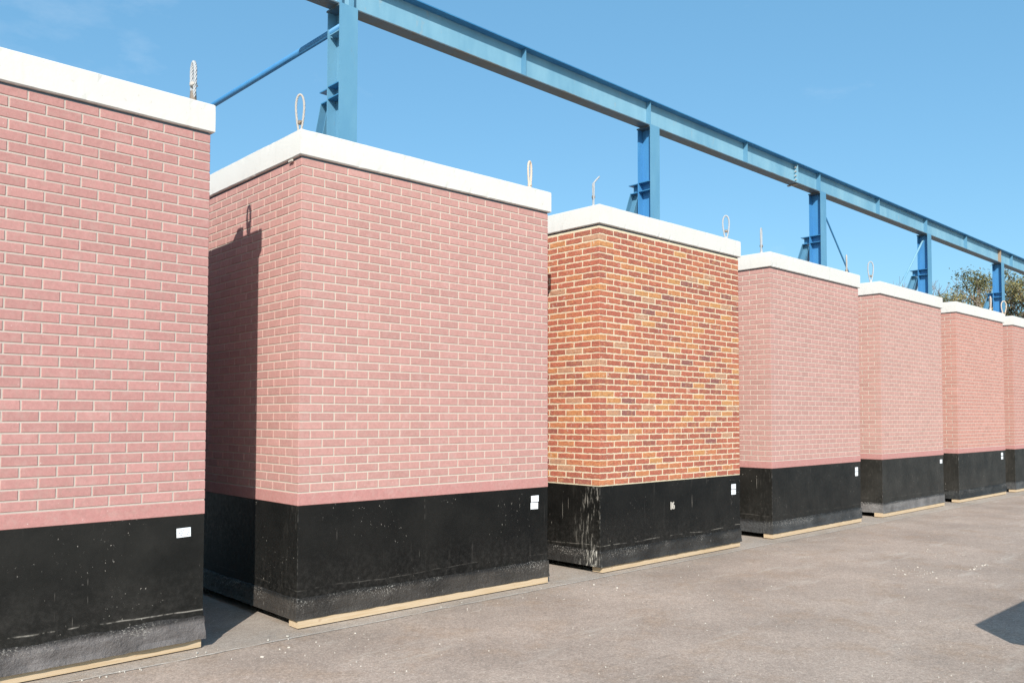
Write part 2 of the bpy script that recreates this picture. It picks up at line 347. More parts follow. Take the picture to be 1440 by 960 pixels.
M_JOINT = m_asphalt('joint_filler', (0.47, 0.42, 0.365), 2.0)
M_LAND = m_plain('dry_ground', (0.16, 0.15, 0.09), 0.95, 0.1, 0, 3, 0.4)

# ------------------------------------------------------------------ row frame (v axis points to the back of the row)
RA = R(43.6)
EX = Vector((math.cos(RA), math.sin(RA), 0)); EY = Vector((-math.sin(RA), math.cos(RA), 0))
def row(u, v, z=0.0): p = EX * u + EY * v; return (p.x, p.y, z)

# ------------------------------------------------------------------ ground
g = MB(); g.add([(-700, -700, -0.012), (700, -700, -0.012), (700, 700, -0.012), (-700, 700, -0.012)], [(0, 1, 2, 3)])
tag(g.build('ground', M_LAND), kind='structure')
def vj(u): return 5.12 - 0.006 * (u - 3) * 1.0 + 0.02 * noise.noise(Vector((u * 1.3, 0, 0))) + 0.008 * noise.noise(Vector((u * 9, 3, 0)))
g = MB(); g.add([row(-40, -60), row(90, -60), row(90, 60), row(-40, 60)], [(0, 1, 2, 3)])
tag(g.build('pavement', M_APRON), kind='structure')
us = [-20 + i * 0.08 for i in range(int(80 / 0.08))]
g = MB(); n = len(us)
g.add([row(u, vj(u), 0.004) for u in us] + [row(u, -50, 0.004) for u in us], [(i, i + n, i + n + 1, i + 1) for i in range(n - 1)])
tag(g.build('asphalt_yard', M_ASPH), kind='structure')
g = MB()
A = [row(u, vj(u) + 0.014 + 0.018 * noise.noise(Vector((u * 6, 7, 0))), 0.008) for u in us]; B = [row(u, vj(u) - 0.006 - 0.012 * noise.noise(Vector((u * 11, 9, 0))), 0.008) for u in us]
g.add(A + B, [(i, i + n, i + n + 1, i + 1) for i in range(n - 1)])
tag(g.build('pavement_joint', M_JOINT), kind='structure')
# chips of paint and stone lying about
g = MB(); rr = random.Random(5)
def chip(x, y, r_, z=0.0085):
    k = rr.randint(4, 6); a0 = rr.random() * 6.3; el = rr.uniform(0.35, 1.0); ro = rr.random() * 6.3; h = min(0.004, r_ * 0.4)
    V = []
    for i in range(k):
        an = a0 + 2 * math.pi * i / k; q = rr.uniform(0.6, 1.1) * r_; px, py = q * math.cos(an), q * math.sin(an) * el
        V.append((x + px * math.cos(ro) - py * math.sin(ro), y + px * math.sin(ro) + py * math.cos(ro)))
    g.add([(a, b, z - 0.004) for a, b in V] + [(x + (a - x) * 0.8, y + (b - y) * 0.8, z + h) for a, b in V],
          [tuple(range(k, 2 * k))] + [(i, (i + 1) % k, k + (i + 1) % k, k + i) for i in range(k)])
for i in range(1500):
    Y = 3.9 + 18 * rr.random() ** 1.7; X = Y * rr.uniform(-0.3, 0.64)
    if Vector((X, Y, 0)).dot(EY) > 5.0 or rr.random() > 0.5 + 0.6 * noise.noise(Vector((X * 1.2, Y * 1.2, 4))): continue
    chip(X, Y, rr.uniform(0.002, 0.0055) * (1.9 if rr.random() < 0.05 else 1))
for (cu, cv, nn, su, sv) in [(2.85, 4.93, 9, .25, .06), (2.4, 5.17, 7, .2, .03), (1.2, 5.0, 9, .3, .03), (4.6, 5.15, 8, .4, .03), (8.4, 3.2, 26, .25, .10), (9.3, 2.9, 22, .5, .03), (5.5, 4.9, 8, .3, .1), (1.7, 5.1, 8, .3, .02)]:
    for i in range(nn):
        p = row(cu + rr.gauss(0, su), cv + rr.gauss(0, sv)); chip(p[0], p[1], rr.choice((0.003, 0.005, 0.008, 0.013)))
tag(g.build('chips', M_CHIP), 'pale chips of paint and stone strewn over the asphalt', 'debris', kind='stuff')

# ------------------------------------------------------------------ bricks
brick_cache = {}
def brick_mesh(style, L, H, D, variant, cab=0):
    key = (style + str(cab), round(L, 3), round(H, 3), variant)
    if key in brick_cache: return brick_cache[key]
    r_ = random.Random(int(key[1] * 1000) * 977 + int(key[2] * 1000) * 31 + variant + (7 if style == 'pink' else 99))
    m = MB(); m.cur = (variant + 0.5) / NV[style]
    j = 0.0006 if style == 'pink' else 0.0027; ch = 0.0022 if style == 'pink' else 0.0035
    nx = 1 if style == 'pink' else max(2, int(L / 0.03))
    per = []
    for i in range(nx): per.append((L * i / nx, 0))
    per.append((L, 0))
    for i in range(nx): per.append((L * (nx - i) / nx, H))
    per.append((0, H))
    k = len(per); out = []; inn = []
    for (x, z) in per:
        dx, dz = r_.uniform(-j, j), r_.uniform(-j, j)
        out.append((x + dx, ch, z + dz))
        ix = min(max(x, ch * 1.1), L - ch * 1.1); iz = min(max(z, ch), H - ch)
        inn.append((ix + dx, r_.uniform(-j, j) * 0.6, iz + dz))
    back = [(min(max(x, 0), L), D, z) for x, z in per]
    F = [tuple(range(k))] + [(i, k + i, k + (i + 1) % k, (i + 1) % k) for i in range(k)] + [(k + i, 2 * k + i, 2 * k + (i + 1) % k, k + (i + 1) % k) for i in range(k)]
    m.add(inn + out + back, F)
    me = (m.v, m.f, m.cur); brick_cache[key] = [m, None]
    return brick_cache[key]
NV = {'pink': 9, 'rustic': 22}
def brick_obj(entry, style, cab):
    if entry[1] is None: entry[1] = entry[0].mesh('brick', PINKS[cab] if style == 'pink' else M_RUST)
    return entry[1]

def cam_px(p):
    v = cam.matrix_world.inverted() @ Vector(p)
    if v.z > -0.1: return None
    return (720 - 1.53 + f_px * v.x / -v.z, 480 + 60.8 - f_px * v.y / -v.z, -v.z)
CAMI = cam.matrix_world.inverted()

ZCB, ZCT, ZP = 3.330, 3.518, 0.068
W, DEPTH = 2.472, 2.9
def kiosk(idx, x, y, ang, style, label, parts_cap, group):
    a = R(ang); K = empty('brick_cabin', (x, y, 0), a, label, 'brick cabin', group)
    pink = style == 'pink'; zb = 0.860 if pink else 0.822
    rk = random.Random(100 + idx)
    MW = K.matrix_world = Matrix.Translation((x, y, 0)) @ Matrix.Rotation(a, 4, 'Z')
    rec = 0.0035 if pink else 0.003
    # mortar bed the bricks sit in, with the dark strip under the coping
    m = MB(); m.box(rec, W - rec, rec, DEPTH - rec, zb + 0.001, 3.319)
    m.build('mortar_bed', (M_MORT if idx == 1 else M_MORTW) if pink else M_MORT2, K)
    if pink:
        m = MB(); m.bbox(-0.0008, W + 0.0008, -0.0008, DEPTH + 0.0008, zb - 0.004, 0.9415, 0.003); m.build('base_band', M_BAND, K)
        z0, cz, H, p, J = 0.9525, 0.0625, 0.0528, 0.192, 0.0096
    else:
        z0, cz, H, p, J = 0.8330, 0.0603, 0.0495, 0.222, 0.0112
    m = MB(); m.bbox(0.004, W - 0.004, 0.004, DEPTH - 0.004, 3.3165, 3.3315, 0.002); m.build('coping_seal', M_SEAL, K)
    # coping and roof
    ov = 0.022
    m = MB(); prof = [(ZCB + 0.002, -0.007), (ZCB + 0.009, 0.0), (ZCB + 0.06, 0.0), (ZCB + 0.13, 0.0), (ZCT - 0.007, 0.0), (ZCT, -0.008)]; nf, ns_ = 80, 70; P = []
    for q in range(nf): P.append((W * q / nf, 0.0))
    for q in range(ns_): P.append((W, DEPTH * q / ns_))
    for q in range(nf): P.append((W - W * q / nf, DEPTH))
    for q in range(ns_): P.append((0.0, DEPTH - DEPTH * q / ns_))
    V = []; kk = len(P)
    for jz, (z_, ins) in enumerate(prof):
        for (px, py) in P:
            nx = -1 if px == 0 else (1 if px == W else 0); ny = -1 if py == 0 else (1 if py == DEPTH else 0)
            e1 = noise.noise(Vector((px * 2 + idx * 7, py * 2, z_ * 6))); e2 = noise.noise(Vector((px * 21, py * 21 + idx * 4, z_ * 30)))
            edge = jz in (0, 1, 4, 5)
            o_ = ov + ins + 0.0018 * e1 - (0.004 * max(0, e2 - 0.25) * 3 if edge else 0)
            V.append((px + nx * o_, py + ny * o_, z_ + 0.0016 * e1 + (0.002 * e2 if edge else 0)))
    F = [(jz * kk + q, jz * kk + (q + 1) % kk, (jz + 1) * kk + (q + 1) % kk, (jz + 1) * kk + q) for jz in range(len(prof) - 1) for q in range(kk)]
    F += [tuple((len(prof) - 1) * kk + q for q in range(kk)), tuple(range(kk))[::-1]]
    m.add(V, F); m.build('coping', M_COP, K)
    m = MB(); m.bbox(0.14, W - 0.14, 0.14, DEPTH - 0.14, ZCT + 0.002, ZCT + 0.014, 0.004); m.build('roof_slab', M_CONC, K, fixn=True)
    # ---- bricks
    specs = []      # (kind L, loc, rz, H, centre)
    r_ = 0
    z = z0
    while z < 3.31:
        h = min(H, 3.3155 - z)
        if h < 0.012: break
        odd = (r_ % 2 == 0)
        if idx != 1 and pink: odd = not odd
        def put(L, s_, side=False, right=False):
            if L < 0.02: return
            if right: specs.append((L, (W, s_, z), math.pi / 2, h, (W, s_ + L / 2, z), 2))
            elif side: specs.append((L, (0, s_ + L, z), -math.pi / 2, h, (0, s_ + L / 2, z), 1))
            else: specs.append((L, (s_, 0, z), 0.0, h, (s_ + L / 2, 0, z), 0))
        hd = (p - J - J) / 2 if False else p / 2 - J
        # front
        s0 = 0.0 if odd else p / 2
        sh = 0.035 if idx == 1 else 0.0
        if odd and sh: put(p - J - sh, 0.0); s0 = p - sh
        elif sh: s0 -= sh
        while s0 < W - 0.02:
            L = min(p - J, W - s0)
            if W - (s0 + p) < 0.03: L = W - s0
            put(L, s0); s0 += p
        # left side
        t0 = p / 2 if odd else 0.0
        while t0 < DEPTH - 0.02:
            put(min(p - J, DEPTH - t0), t0, side=True); t0 += p
        # right side
        t0 = 0.0931
        if not odd: t0 = 0.0931 + p / 2 - 0.0
        if not odd: put(p / 2 - J, 0.0931, right=True)
        while t0 < DEPTH - 0.02:
            put(min(p - J, DEPTH - t0), t0, right=True); t0 += p
        z += cz; r_ += 1
    depth_b = p / 2 - J - 0.0
    scored = []
    for sp in specs:
        wp = MW @ Vector(sp[4]); q = cam_px(wp)
        size = 0.0
        if q and -12 < q[0] < 1452 and -5 < q[1] < 965 and sp[5] != 2:
            if sp[5] == 1:
                nrm = MW.to_3x3() @ Vector((-1, 0, 0))
            else: nrm = MW.to_3x3() @ Vector((0, -1, 0))
            vdir = (Vector((0, 0, CAMH)) - wp); fac = max(0, nrm.dot(vdir.normalized()))
            size = sp[0] * sp[3] * fac / vdir.length_squared
            # bricks of the side wall hidden behind the cabin before it
            if sp[5] == 1 and sp[4][1] > 0.95: size = 0
        scored.append((size, sp))
    order = sorted(range(len(scored)), key=lambda i: -scored[i][0])
    keep = set(i for i in order[:parts_cap] if scored[i][0] > 0)
    rest = MB()
    for i, (size, (L, loc, rz, h, cc, side)) in enumerate(scored):
        if pink: var = min(8, max(0, int(rk.gauss(4.3, 1.5))))
        else:
            var = rk.choice([0, 2, 3, 4, 4, 5, 6, 6, 7, 8, 9, 10, 11, 13, 7, 7, 8, 9, 9, 10, 10, 11, 11, 12, 12, 13, 14, 14, 15, 16, 17, 18, 19, 20, 21])
        e = brick_mesh(style, L, h, depth_b, var, idx)
        if i in keep:
            link('brick', brick_obj(e, style, idx), K, loc, rz)
        else:
            m0 = e[0]; M = Matrix.Translation(loc) @ Matrix.Rotation(rz, 4, 'Z'); rest.cur = m0.cur
            rest.add([M @ Vector(v) for v in m0.v], m0.f)
    o = rest.build('bricks', PINKS[idx] if pink else M_RUST, K); o['kind'] = 'stuff'
    # ---- black plinth: slightly uneven coated wall, with felt skirt lapped round the foot
    def ring(fn_off, zs, name, mat, n_f=60, n_s=50, smooth=True):
        P = [(W * i / n_f, 0, 0, -1) for i in range(n_f)] + [(W, DEPTH * i / n_s, 1, 0) for i in range(n_s)] + \
            [(W - W * i / n_f, DEPTH, 0, 1) for i in range(n_f)] + [(0, DEPTH - DEPTH * i / n_s, -1, 0) for i in range(n_s)]
        k = len(P); V = []; F = []
        for jz, z_ in enumerate(zs):
            for (px, py, nx, ny) in P:
                off, dz = fn_off(px, py, jz, z_)
                # corners move on both axes
                nnx = -1 if px == 0 else (1 if px == W else 0); nny = -1 if py == 0 else (1 if py == DEPTH else 0)
                V.append((px + nnx * off, py + nny * off, z_ + dz))
        for jz in range(len(zs) - 1):
            for i in range(k): F.append((jz * k + i, jz * k + (i + 1) % k, (jz + 1) * k + (i + 1) % k, (jz + 1) * k + i))
        F.append(tuple((len(zs) - 1) * k + i for i in range(k))); F.append(tuple(range(k))[::-1])
        mm = MB(); mm.add(V, F); return mm.build(name, mat, K, smooth=False)
    def f1(px, py, jz, z_):
        nzv = noise.noise(Vector((px * 1.6 + idx * 9, py * 1.6, z_ * 2.2)))
        top = jz == NZ - 1
        return (-0.003 + 0.0022 * nzv, 0.0025 * noise.noise(Vector((px * 5 + idx * 3, py * 5, 1))) if top else 0)
    NZ = 14
    zs = [ZP + (zb - 0.0025 - ZP) * i / (NZ - 1) for i in range(NZ)]
    ring(f1, zs, 'plinth', BITS[idx])
    rag = {1: 1.0, 2: 0.45, 3: 0.6, 4: 0.4}.get(idx, 0.3)
    hs = 0.142
    def f2(px, py, jz, z_):
        t_ = jz / 6.0
        e = noise.noise(Vector((px * 3 + idx * 5, py * 3, 2))); e2 = noise.noise(Vector((px * 13 + idx * 5, py * 13, 5)))
        off = 0.006 + 0.006 * rag * (1 - t_) * (1 + e) + 0.007 * rag * noise.noise(Vector((px * 8, py * 8 + idx, t_ * 3)))
        if jz == 0: off += 0.004 + 0.012 * rag * max(0, e)
        if jz == 6: off = -0.0045
        if jz == 5: off = 0.004 + 0.004 * rag * abs(e2)
        dz = (0.012 * e + 0.008 * e2) * (1 if jz >= 4 else 0.0) * (0.5 + rag)
        if jz == 0: dz = 0.005 * e2 * (0.5 + rag) + 0.004 * e
        return (max(off, -0.0045), dz)
    ring(f2, [ZP - 0.004, ZP + 0.03, ZP + 0.06, ZP + 0.09, ZP + 0.12, ZP + hs, ZP + hs + 0.004], 'felt_skirt', SKIRTS[idx], 110, 60)
    return K

UN = [(-3.72586, 3.72368, 44.686), (-1.48835, 5.93204, 42.534), (0.84435, 8.03223, 43.613), (3.18618, 10.33465, 43.696),
      (5.51781, 12.57962, 43.755), (7.80390, 14.75784, 43.064), (10.02281, 16.82740, 43.457)]
LAB = ['nearest pink brick cabin, cut off by the left edge of the photo',
       'pink brick cabin with the tall shadow of its neighbour on its side wall',
       'orange and red rustic brick cabin with cream joints, the only one not pink',
       'pink brick cabin next to the rustic brick cabin, farther away',
       'pink brick cabin with a single small sticker, second beyond the rustic one',
       'pink brick cabin with two wide stickers, third beyond the rustic one',
       'farthest pink brick cabin, mostly beyond the right edge of the photo']
cabins = []
for i, (x, y, ang) in enumerate(UN):
    cap = 300 if i < 4 else 0
    cabins.append(kiosk(i + 1, x, y, ang, 'rustic' if i == 2 else 'pink', LAB[i], cap, 'brick cabins standing in a row'))

# ------------------------------------------------------------------ lifting loops
def loop_pts(width, height, twist=0.0, lean=0.0, n=26, bend=0.0):
    P = []
    for i in range(n + 1):
        a_ = i / n; th = -math.pi / 2 + 2 * math.pi * a_       # teardrop, closed at the foot
        yy = 0.5 - 0.5 * math.cos(2 * math.pi * a_)
        xx = math.sin(2 * math.pi * a_)
        half = -width / 2 * xx * (0.25 + 0.75 * yy) if True else 0
        half *= 1.25
        z = height * (1 - (1 - yy) ** 1.0)
        z = height * yy
        x_ = half
        y_ = lean * z + bend * max(0, z / height - 0.8) * 5
        P.append(Vector((x_, y_, z)))
    return P
def rope(m, pts, rad, strands=5, turns=6, sides=5):
    n_ = len(pts)
    for k in range(strands):
        Q = []; a_ = Vector((0, 1, 0))
        fine = []
        for i in range(n_ - 1):
            for q in range(3): fine.append(pts[i].lerp(pts[i + 1], q / 3))
        fine.append(pts[-1]); nf = len(fine)
        for i, p in enumerate(fine):
            t_ = (fine[min(i + 1, nf - 1)] - fine[max(i - 1, 0)]).normalized()
            a_ = (a_ - t_ * a_.dot(t_)).normalized(); b_ = t_.cross(a_)
            ph = 2 * math.pi * (k / strands + turns * i / nf); Q.append(p + (a_ * math.cos(ph) + b_ * math.sin(ph)) * rad * 0.62)
        m.tube(Q, rad * 0.46, sides)
def lift(ci, s_, t_, ztop, width, rot, mat, rad, label, clampz=0.07, lean=0.0, bend=0.0, clamp_mat=None, collar=0.0):
    K = cabins[ci - 1]; z0 = ZCT + 0.010; h = ztop - z0
    m = MB(); rope(m, loop_pts(width, h, 0, lean, bend=bend), rad)
    m.xform(Matrix.Rotation(R(rot), 4, 'Z'))
    o = m.build('lifting_loop', mat, K, (s_, t_, z0), smooth=True); o['label'] = label
    m = MB(); m.tube([(0, 0, clampz - 0.012), (0, 0, clampz - 0.008), (0, 0, clampz + 0.012), (0, 0, clampz + 0.016)], [rad * 1.6, rad * 2.1, rad * 2.1, rad * 1.6], 10)
    m.tube([(-rad * 1.2, -rad * 2.6, clampz), (rad * 2.8, rad * 1.6, clampz + 0.006)], rad * 0.7, 6)
    m.build('clamp', clamp_mat or M_CLAMP, o, smooth=False)
    m = MB(); m.tube([(0, 0, -0.008), (0, 0, 0.045 + collar)], [rad * 2.2, rad * 1.7], 10); m.build('ferrule', M_CLAMP if ci == 1 else mat, o)
lift(1, 2.40, 0.11, 3.815, 0.060, 92, M_ROPE_W, 0.0115, 'thick whitish wire loop with a rusty foot', 0.135, clamp_mat=M_ROPE_G, collar=0.045)
lift(2, 0.075, 0.17, 3.838, 0.068, -42, M_ROPE_G, 0.0078, 'wide grey wire loop with a small clamp', 0.10)
lift(2, 2.34, 0.10, 3.795, 0.062, 15, M_ROPE_B, 0.0095, 'narrow beige loop seen edge on', 0.05, clamp_mat=M_ROPE_B)
lift(3, 0.125, 0.18, 3.850, 0.05, 55, M_ROPE_W, 0.008, 'white loop folded over at its top', 0.115, bend=-0.06)
lift(3, 2.38, 0.10, 3.822, 0.085, -42, M_ROPE_W, 0.009, 'wide white loop with a dark clamp', 0.11)
lift(4, 0.115, 0.18, 3.855, 0.075, 20, M_ROPE_W, 0.0095, 'pale loop turned half sideways', 0.10)
lift(4, 2.33, 0.10, 3.800, 0.06, 30, M_ROPE_G, 0.010, 'grey loop seen edge on', 0.05)
lift(5, 0.115, 0.18, 3.851, 0.095, -42, M_ROPE_W, 0.009, 'wide white loop', 0.10)
lift(6, 2.10, 0.10, 3.820, 0.06, 40, M_ROPE_B, 0.011, 'beige loop near the right end', 0.05, clamp_mat=M_ROPE_B)
lift(7, 0.11, 0.18, 3.84, 0.115, -42, M_ROPE_B, 0.010, 'wide beige loop', 0.07)
m = MB(); m.bbox(-0.05, 0.05, -0.05, 0.05, 0, 0.095, 0.006); m.bbox(-0.035, 0.035, -0.035, 0.035, 0.095, 0.11, 0.004)
m.build('roof_socket', M_CONC, cabins[0], (2.42, 0.31, ZCT + 0.001))
# chip of mortar hanging under the coping of the second cabin
m = MB(); m.bbox(-0.012, 0.0, -0.03, 0.03, -0.012, 0.004, 0.003); m.build('mortar_blob', M_CHIP, cabins[1], (-0.010, 0.13, ZCB - 0.008))

# ------------------------------------------------------------------ stickers and the painted mark
def sticker(ci, s0, s1, z0, z1, tilt=0.0, label=None, seed=0):
    K = cabins[ci - 1]; m = MB(); cx, cz = (s0 + s1) / 2, (z0 + z1) / 2; hw, hh = (s1 - s0) / 2, (z1 - z0) / 2
    m.bbox(-hw, hw, -0.0022, 0.0, -hh, hh, 0.0006); M = Matrix.Rotation(tilt, 4, 'Y'); m.xform(M)
    o = m.build('sticker', M_STK, K, (cx, -0.0005, cz))
    q = MB(); r_ = random.Random(seed)
    for li in range(3):
        x_ = -hw * 0.75
        while x_ < hw * 0.6:
            L = r_.uniform(0.1, 0.3) * hw
            if r_.random() < 0.7: q.box(x_, min(x_ + L, hw * 0.8), -0.0032, -0.0023, hh * (0.45 - li * 0.45) - hh * 0.09, hh * (0.45 - li * 0.45) + hh * 0.09)
            x_ += L + 0.12 * hw
    q.xform(M); q.build('print', M_INK, o)
sticker(1, 2.290, 2.381, 0.720, 0.778, R(-1.5), seed=1)
sticker(2, 2.262, 2.354, 0.733, 0.788, R(-1), seed=2); sticker(2, 2.256, 2.346, 0.670, 0.727, R(1), seed=3)
sticker(3, 2.285, 2.378, 0.668, 0.724, seed=4); sticker(3, 2.283, 2.376, 0.606, 0.662, seed=5)
sticker(4, 2.290, 2.378, 0.724, 0.782, seed=6); sticker(4, 2.290, 2.378, 0.660, 0.718, seed=7)
sticker(5, 2.30, 2.40, 0.718, 0.782, seed=8)
sticker(6, 2.21, 2.32, 0.755, 0.812, seed=9); sticker(6, 2.21, 2.32, 0.685, 0.742, seed=10)
m = MB()
def stroke(x0, z0, x1, z1, w_=0.011):
    d_ = Vector((x1 - x0, 0, z1 - z0)); nn = Vector((-d_.z, 0, d_.x)).normalized() * w_ / 2
    a_, b_ = Vector((x0, 0, z0)), Vector((x1, 0, z1)); Q = [a_ - nn, b_ - nn, b_ + nn, a_ + nn]
    m.add([(p.x, -0.0012, p.z) for p in Q] + [(p.x, 0.002, p.z) for p in Q], [(0, 1, 2, 3), (4, 7, 6, 5), (0, 4, 5, 1), (1, 5, 6, 2), (2, 6, 7, 3), (3, 7, 4, 0)])
stroke(0, 0, 0, 0.078, 0.014); stroke(0.022, 0.006, 0.022, 0.072, 0.009); stroke(0.05, 0.075, 0.03, 0.045); stroke(0.032, 0.05, 0.032, 0.008, 0.012)
stroke(0.032, 0.008, 0.056, 0.008); stroke(0.056, 0.008, 0.056, 0.04, 0.012); stroke(0.056, 0.04, 0.034, 0.04)
o = m.build('painted_mark', M_CHIP, cabins[2], (1.13, -0.0035, 0.525)); o['label'] = 'small number 116 in worn white paint on the black plinth'

# ------------------------------------------------------------------ timbers under the cabins
TL = ['raw timber bearer along the front foot of the nearest pink cabin', 'raw timber bearer along the front foot of the pink cabin left of the rustic one',
      'raw timber bearer under the front of the rustic brick cabin', 'raw timber bearer under the front of the pink cabin right of the rustic one',
      'raw timber bearer under the pink cabin with a single sticker', 'raw timber bearer under the pink cabin with two wide stickers', 'raw timber bearer under the farthest pink cabin']
for i, K in enumerate(cabins):
    s0 = (0.02, 0.006, 0.04, 0.0, -0.02, 0.0, 0.0)[i]; ty = (0.012, -0.006, 0.004, -0.004, -0.004, 0.0, 0.0)[i]
    for back in (0, 1):
        rt = random.Random(i * 2 + back); m = MB(); nseg = 40; x0, x1 = s0, W - 0.006; V = []; F = []
        y0, y1, z0, z1 = 0.0, 0.125, 0.0, 0.0585
        for q in range(nseg + 1):
            xx = x0 + (x1 - x0) * q / nseg; e = 0.0012 * noise.noise(Vector((xx * 6, i, back))); e2 = 0.0016 * noise.noise(Vector((xx * 11, i + 5, back)))
            V += [(xx, y0 + e, z0), (xx, y1, z0), (xx, y1, z1), (xx, y0 + 0.002 + e, z1 + min(0, e2)), (xx, y0 + e, z1 - 0.003 + e2)]
        for q in range(nseg):
            for j in range(5): F.append((q * 5 + j, (q + 1) * 5 + j, (q + 1) * 5 + (j + 1) % 5, q * 5 + (j + 1) % 5))
        F.append((0, 1, 2, 3, 4)); F.append(tuple(nseg * 5 + j for j in (4, 3, 2, 1, 0))); m.add(V, F)
        ofs = MAT = K.matrix_world @ Vector((0, ty if not back else DEPTH - 0.2, 0.0045 if False else 0.001))
        o = m.build('timber_bearer', M_WOOD, None, (ofs.x, ofs.y, 0.0085 if not back else 0.001), R(UN[i][2]), fixn=True)
        if back: tag(o, TL[i].replace('along the front foot', 'hidden at the back').replace('under the front', 'hidden under the back').replace('bearer under the', 'bearer hidden under the back of the') , 'timber beam', 'timber bearers under the cabins')
        else: tag(o, TL[i], 'timber beam', 'timber bearers under the cabins')

# ------------------------------------------------------------------ blue steel gantry behind the row
GV = 5.28 + 4.0
def put_row(m): m.xform(Matrix.Rotation(RA, 4, 'Z'))
G = empty('steel_gantry', row(5.9, GV), RA, 'long blue painted steel runway beam on columns behind the brick cabins', 'gantry')
G0 = Vector((5.9, GV))
S0, S1 = -1.5 - 5.9, 42 - 5.9
ZB, ZT = 6.80, 7.27; FW = 0.30; yc = FW / 2
m = MB(); FW = 0.22; yc = 0.11; m.box(S0, S1, yc - 0.006, yc + 0.006, ZB + 0.016, ZT - 0.016); m.build('beam_web', M_BLUEP, G)
m = MB(); m.box(S0, S1, -0.032, FW + 0.032, ZT - 0.016, ZT); m.build('beam_flange', M_BLUED, G)
m = MB(); V = []; ks = 260
for q in range(ks + 1):
    xx = S0 + (S1 - S0) * q / ks; b_ = 0.003 * max(0, noise.noise(Vector((xx * 3, 0, 8)))) * 3
    V += [(xx, 0, ZB), (xx, FW, ZB), (xx, FW, ZB + 0.016), (xx, 0.05, ZB + 0.016), (xx, 0.0, ZB + 0.016 + b_)]
m.add(V, [(q * 5 + j, (q + 1) * 5 + j, (q + 1) * 5 + (j + 1) % 5, q * 5 + (j + 1) % 5) for q in range(ks) for j in range(5)])
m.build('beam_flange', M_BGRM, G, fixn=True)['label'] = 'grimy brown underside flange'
m = MB(); m.box(S0, S1, yc - 0.03, yc + 0.03, ZT + 0.001, ZT + 0.035); m.build('crane_rail', M_RUSTY, G)
cols = [5.77, 12.326, 18.908, 25.485, 32.1, 38.6]
CD = 0.28; CW = 0.275
def hsec(m, x0, w_, y0, d_, z0, z1, t_=0.016):
    m.box(x0, x0 + w_, y0, y0 + t_, z0, z1); m.box(x0, x0 + w_, y0 + d_ - t_, y0 + d_, z0, z1)
    m.box(x0 + w_ / 2 - 0.006, x0 + w_ / 2 + 0.006, y0 + t_, y0 + d_ - t_, z0, z1)
for ci, cs in enumerate(cols):
    x0 = cs - 5.9; m = MB(); m.box(x0, x0 + CW, -0.014, 0.003 - 0.005, 0.0, ZB + 0.02)
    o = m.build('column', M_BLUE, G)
    m = MB(); m.box(x0, x0 + CW, CD - 0.016, CD, 0.0, ZB - 0.025); m.box(x0 + CW / 2 - 0.006, x0 + CW / 2 + 0.006, -0.001, CD - 0.017, 0.0, ZB - 0.025)
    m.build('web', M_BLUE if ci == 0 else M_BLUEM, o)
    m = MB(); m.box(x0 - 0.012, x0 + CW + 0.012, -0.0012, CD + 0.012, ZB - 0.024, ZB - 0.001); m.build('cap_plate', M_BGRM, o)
    m = MB(); m.box(x0 - 0.02, x0 + CW + 0.02, -0.02, CD + 0.02, 0.0, 0.025); m.build('base_plate', M_BLUED, o)
    for zz in (5.62, 5.78):
        m = MB(); m.box(x0 + 0.002, x0 + CW / 2 - 0.007, 0.014, CD - 0.022, zz, zz + 0.014); m.box(x0 + CW / 2 + 0.007, x0 + CW - 0.002, 0.014, CD - 0.022, zz, zz + 0.014)
        m.build('stiffener_plate', M_BLUED, o)
    # stub bracket and raking prop at the back
    b = MB(); y0 = CD - 0.002
    b.box(x0 + 0.03, x0 + CW - 0.03, y0, y0 + 0.24, 5.78, 5.794); b.box(x0 + 0.03, x0 + CW - 0.03, y0, y0 + 0.20, 5.62, 5.634); b.box(x0 + CW / 2 - 0.005, x0 + CW / 2 + 0.005, y0, y0 + 0.2, 5.635, 5.779)
    b.build('bracket', M_BLUED, G)
    pr = MB()
    dirv = Vector((0, 0.36, -1)).normalized(); top = Vector((0, y0 + 0.11, 5.60)); bot = top + dirv * (5.58 / -dirv.z)
    nrm = Vector((0, 1, 0.36)).normalized()
    def slab(xa, xb, d0, d1):
        P = []
        for base in (bot, top):
            for (xx, dd) in ((xa, d0), (xb, d0), (xb, d1), (xa, d1)): P.append((xx, base.y + nrm.y * dd, base.z + nrm.z * dd))
        pr.add(P, [(0, 1, 2, 3), (7, 6, 5, 4), (0, 4, 5, 1), (1, 5, 6, 2), (2, 6, 7, 3), (3, 7, 4, 0)])
    slab(x0 + 0.03, x0 + CW - 0.03, -0.10, -0.088); slab(x0 + 0.03, x0 + CW - 0.03, 0.088, 0.10); slab(x0 + CW / 2 - 0.005, x0 + CW / 2 + 0.005, -0.087, 0.087)
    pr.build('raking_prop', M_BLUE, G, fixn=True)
# stiffeners on the beam web
def stiff(sx, mat=M_BLUE, bolts=False):
    m = MB(); x0 = sx - 5.9; m.box(x0, x0 + 0.014, 0.006, yc - 0.007, ZB + 0.018, ZT - 0.018); m.box(x0, x0 + 0.014, yc + 0.007, FW - 0.006, ZB + 0.018, ZT - 0.018)
    o = m.build('web_stiffener', mat, G)
    if bolts:
        for k in range(4):
            m = MB(); m.tube([(x0 - 0.045, yc - 0.06, ZB + 0.09 + k * 0.095), (x0 - 0.002, yc - 0.06, ZB + 0.09 + k * 0.095)], 0.017, 6); m.build('bolt', M_ROPE_G, o)
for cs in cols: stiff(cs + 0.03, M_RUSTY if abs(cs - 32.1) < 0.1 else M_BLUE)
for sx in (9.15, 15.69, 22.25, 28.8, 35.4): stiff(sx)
stiff(17.86, M_BLUEP, True); stiff(5.98); stiff(33.4, M_BLUE)
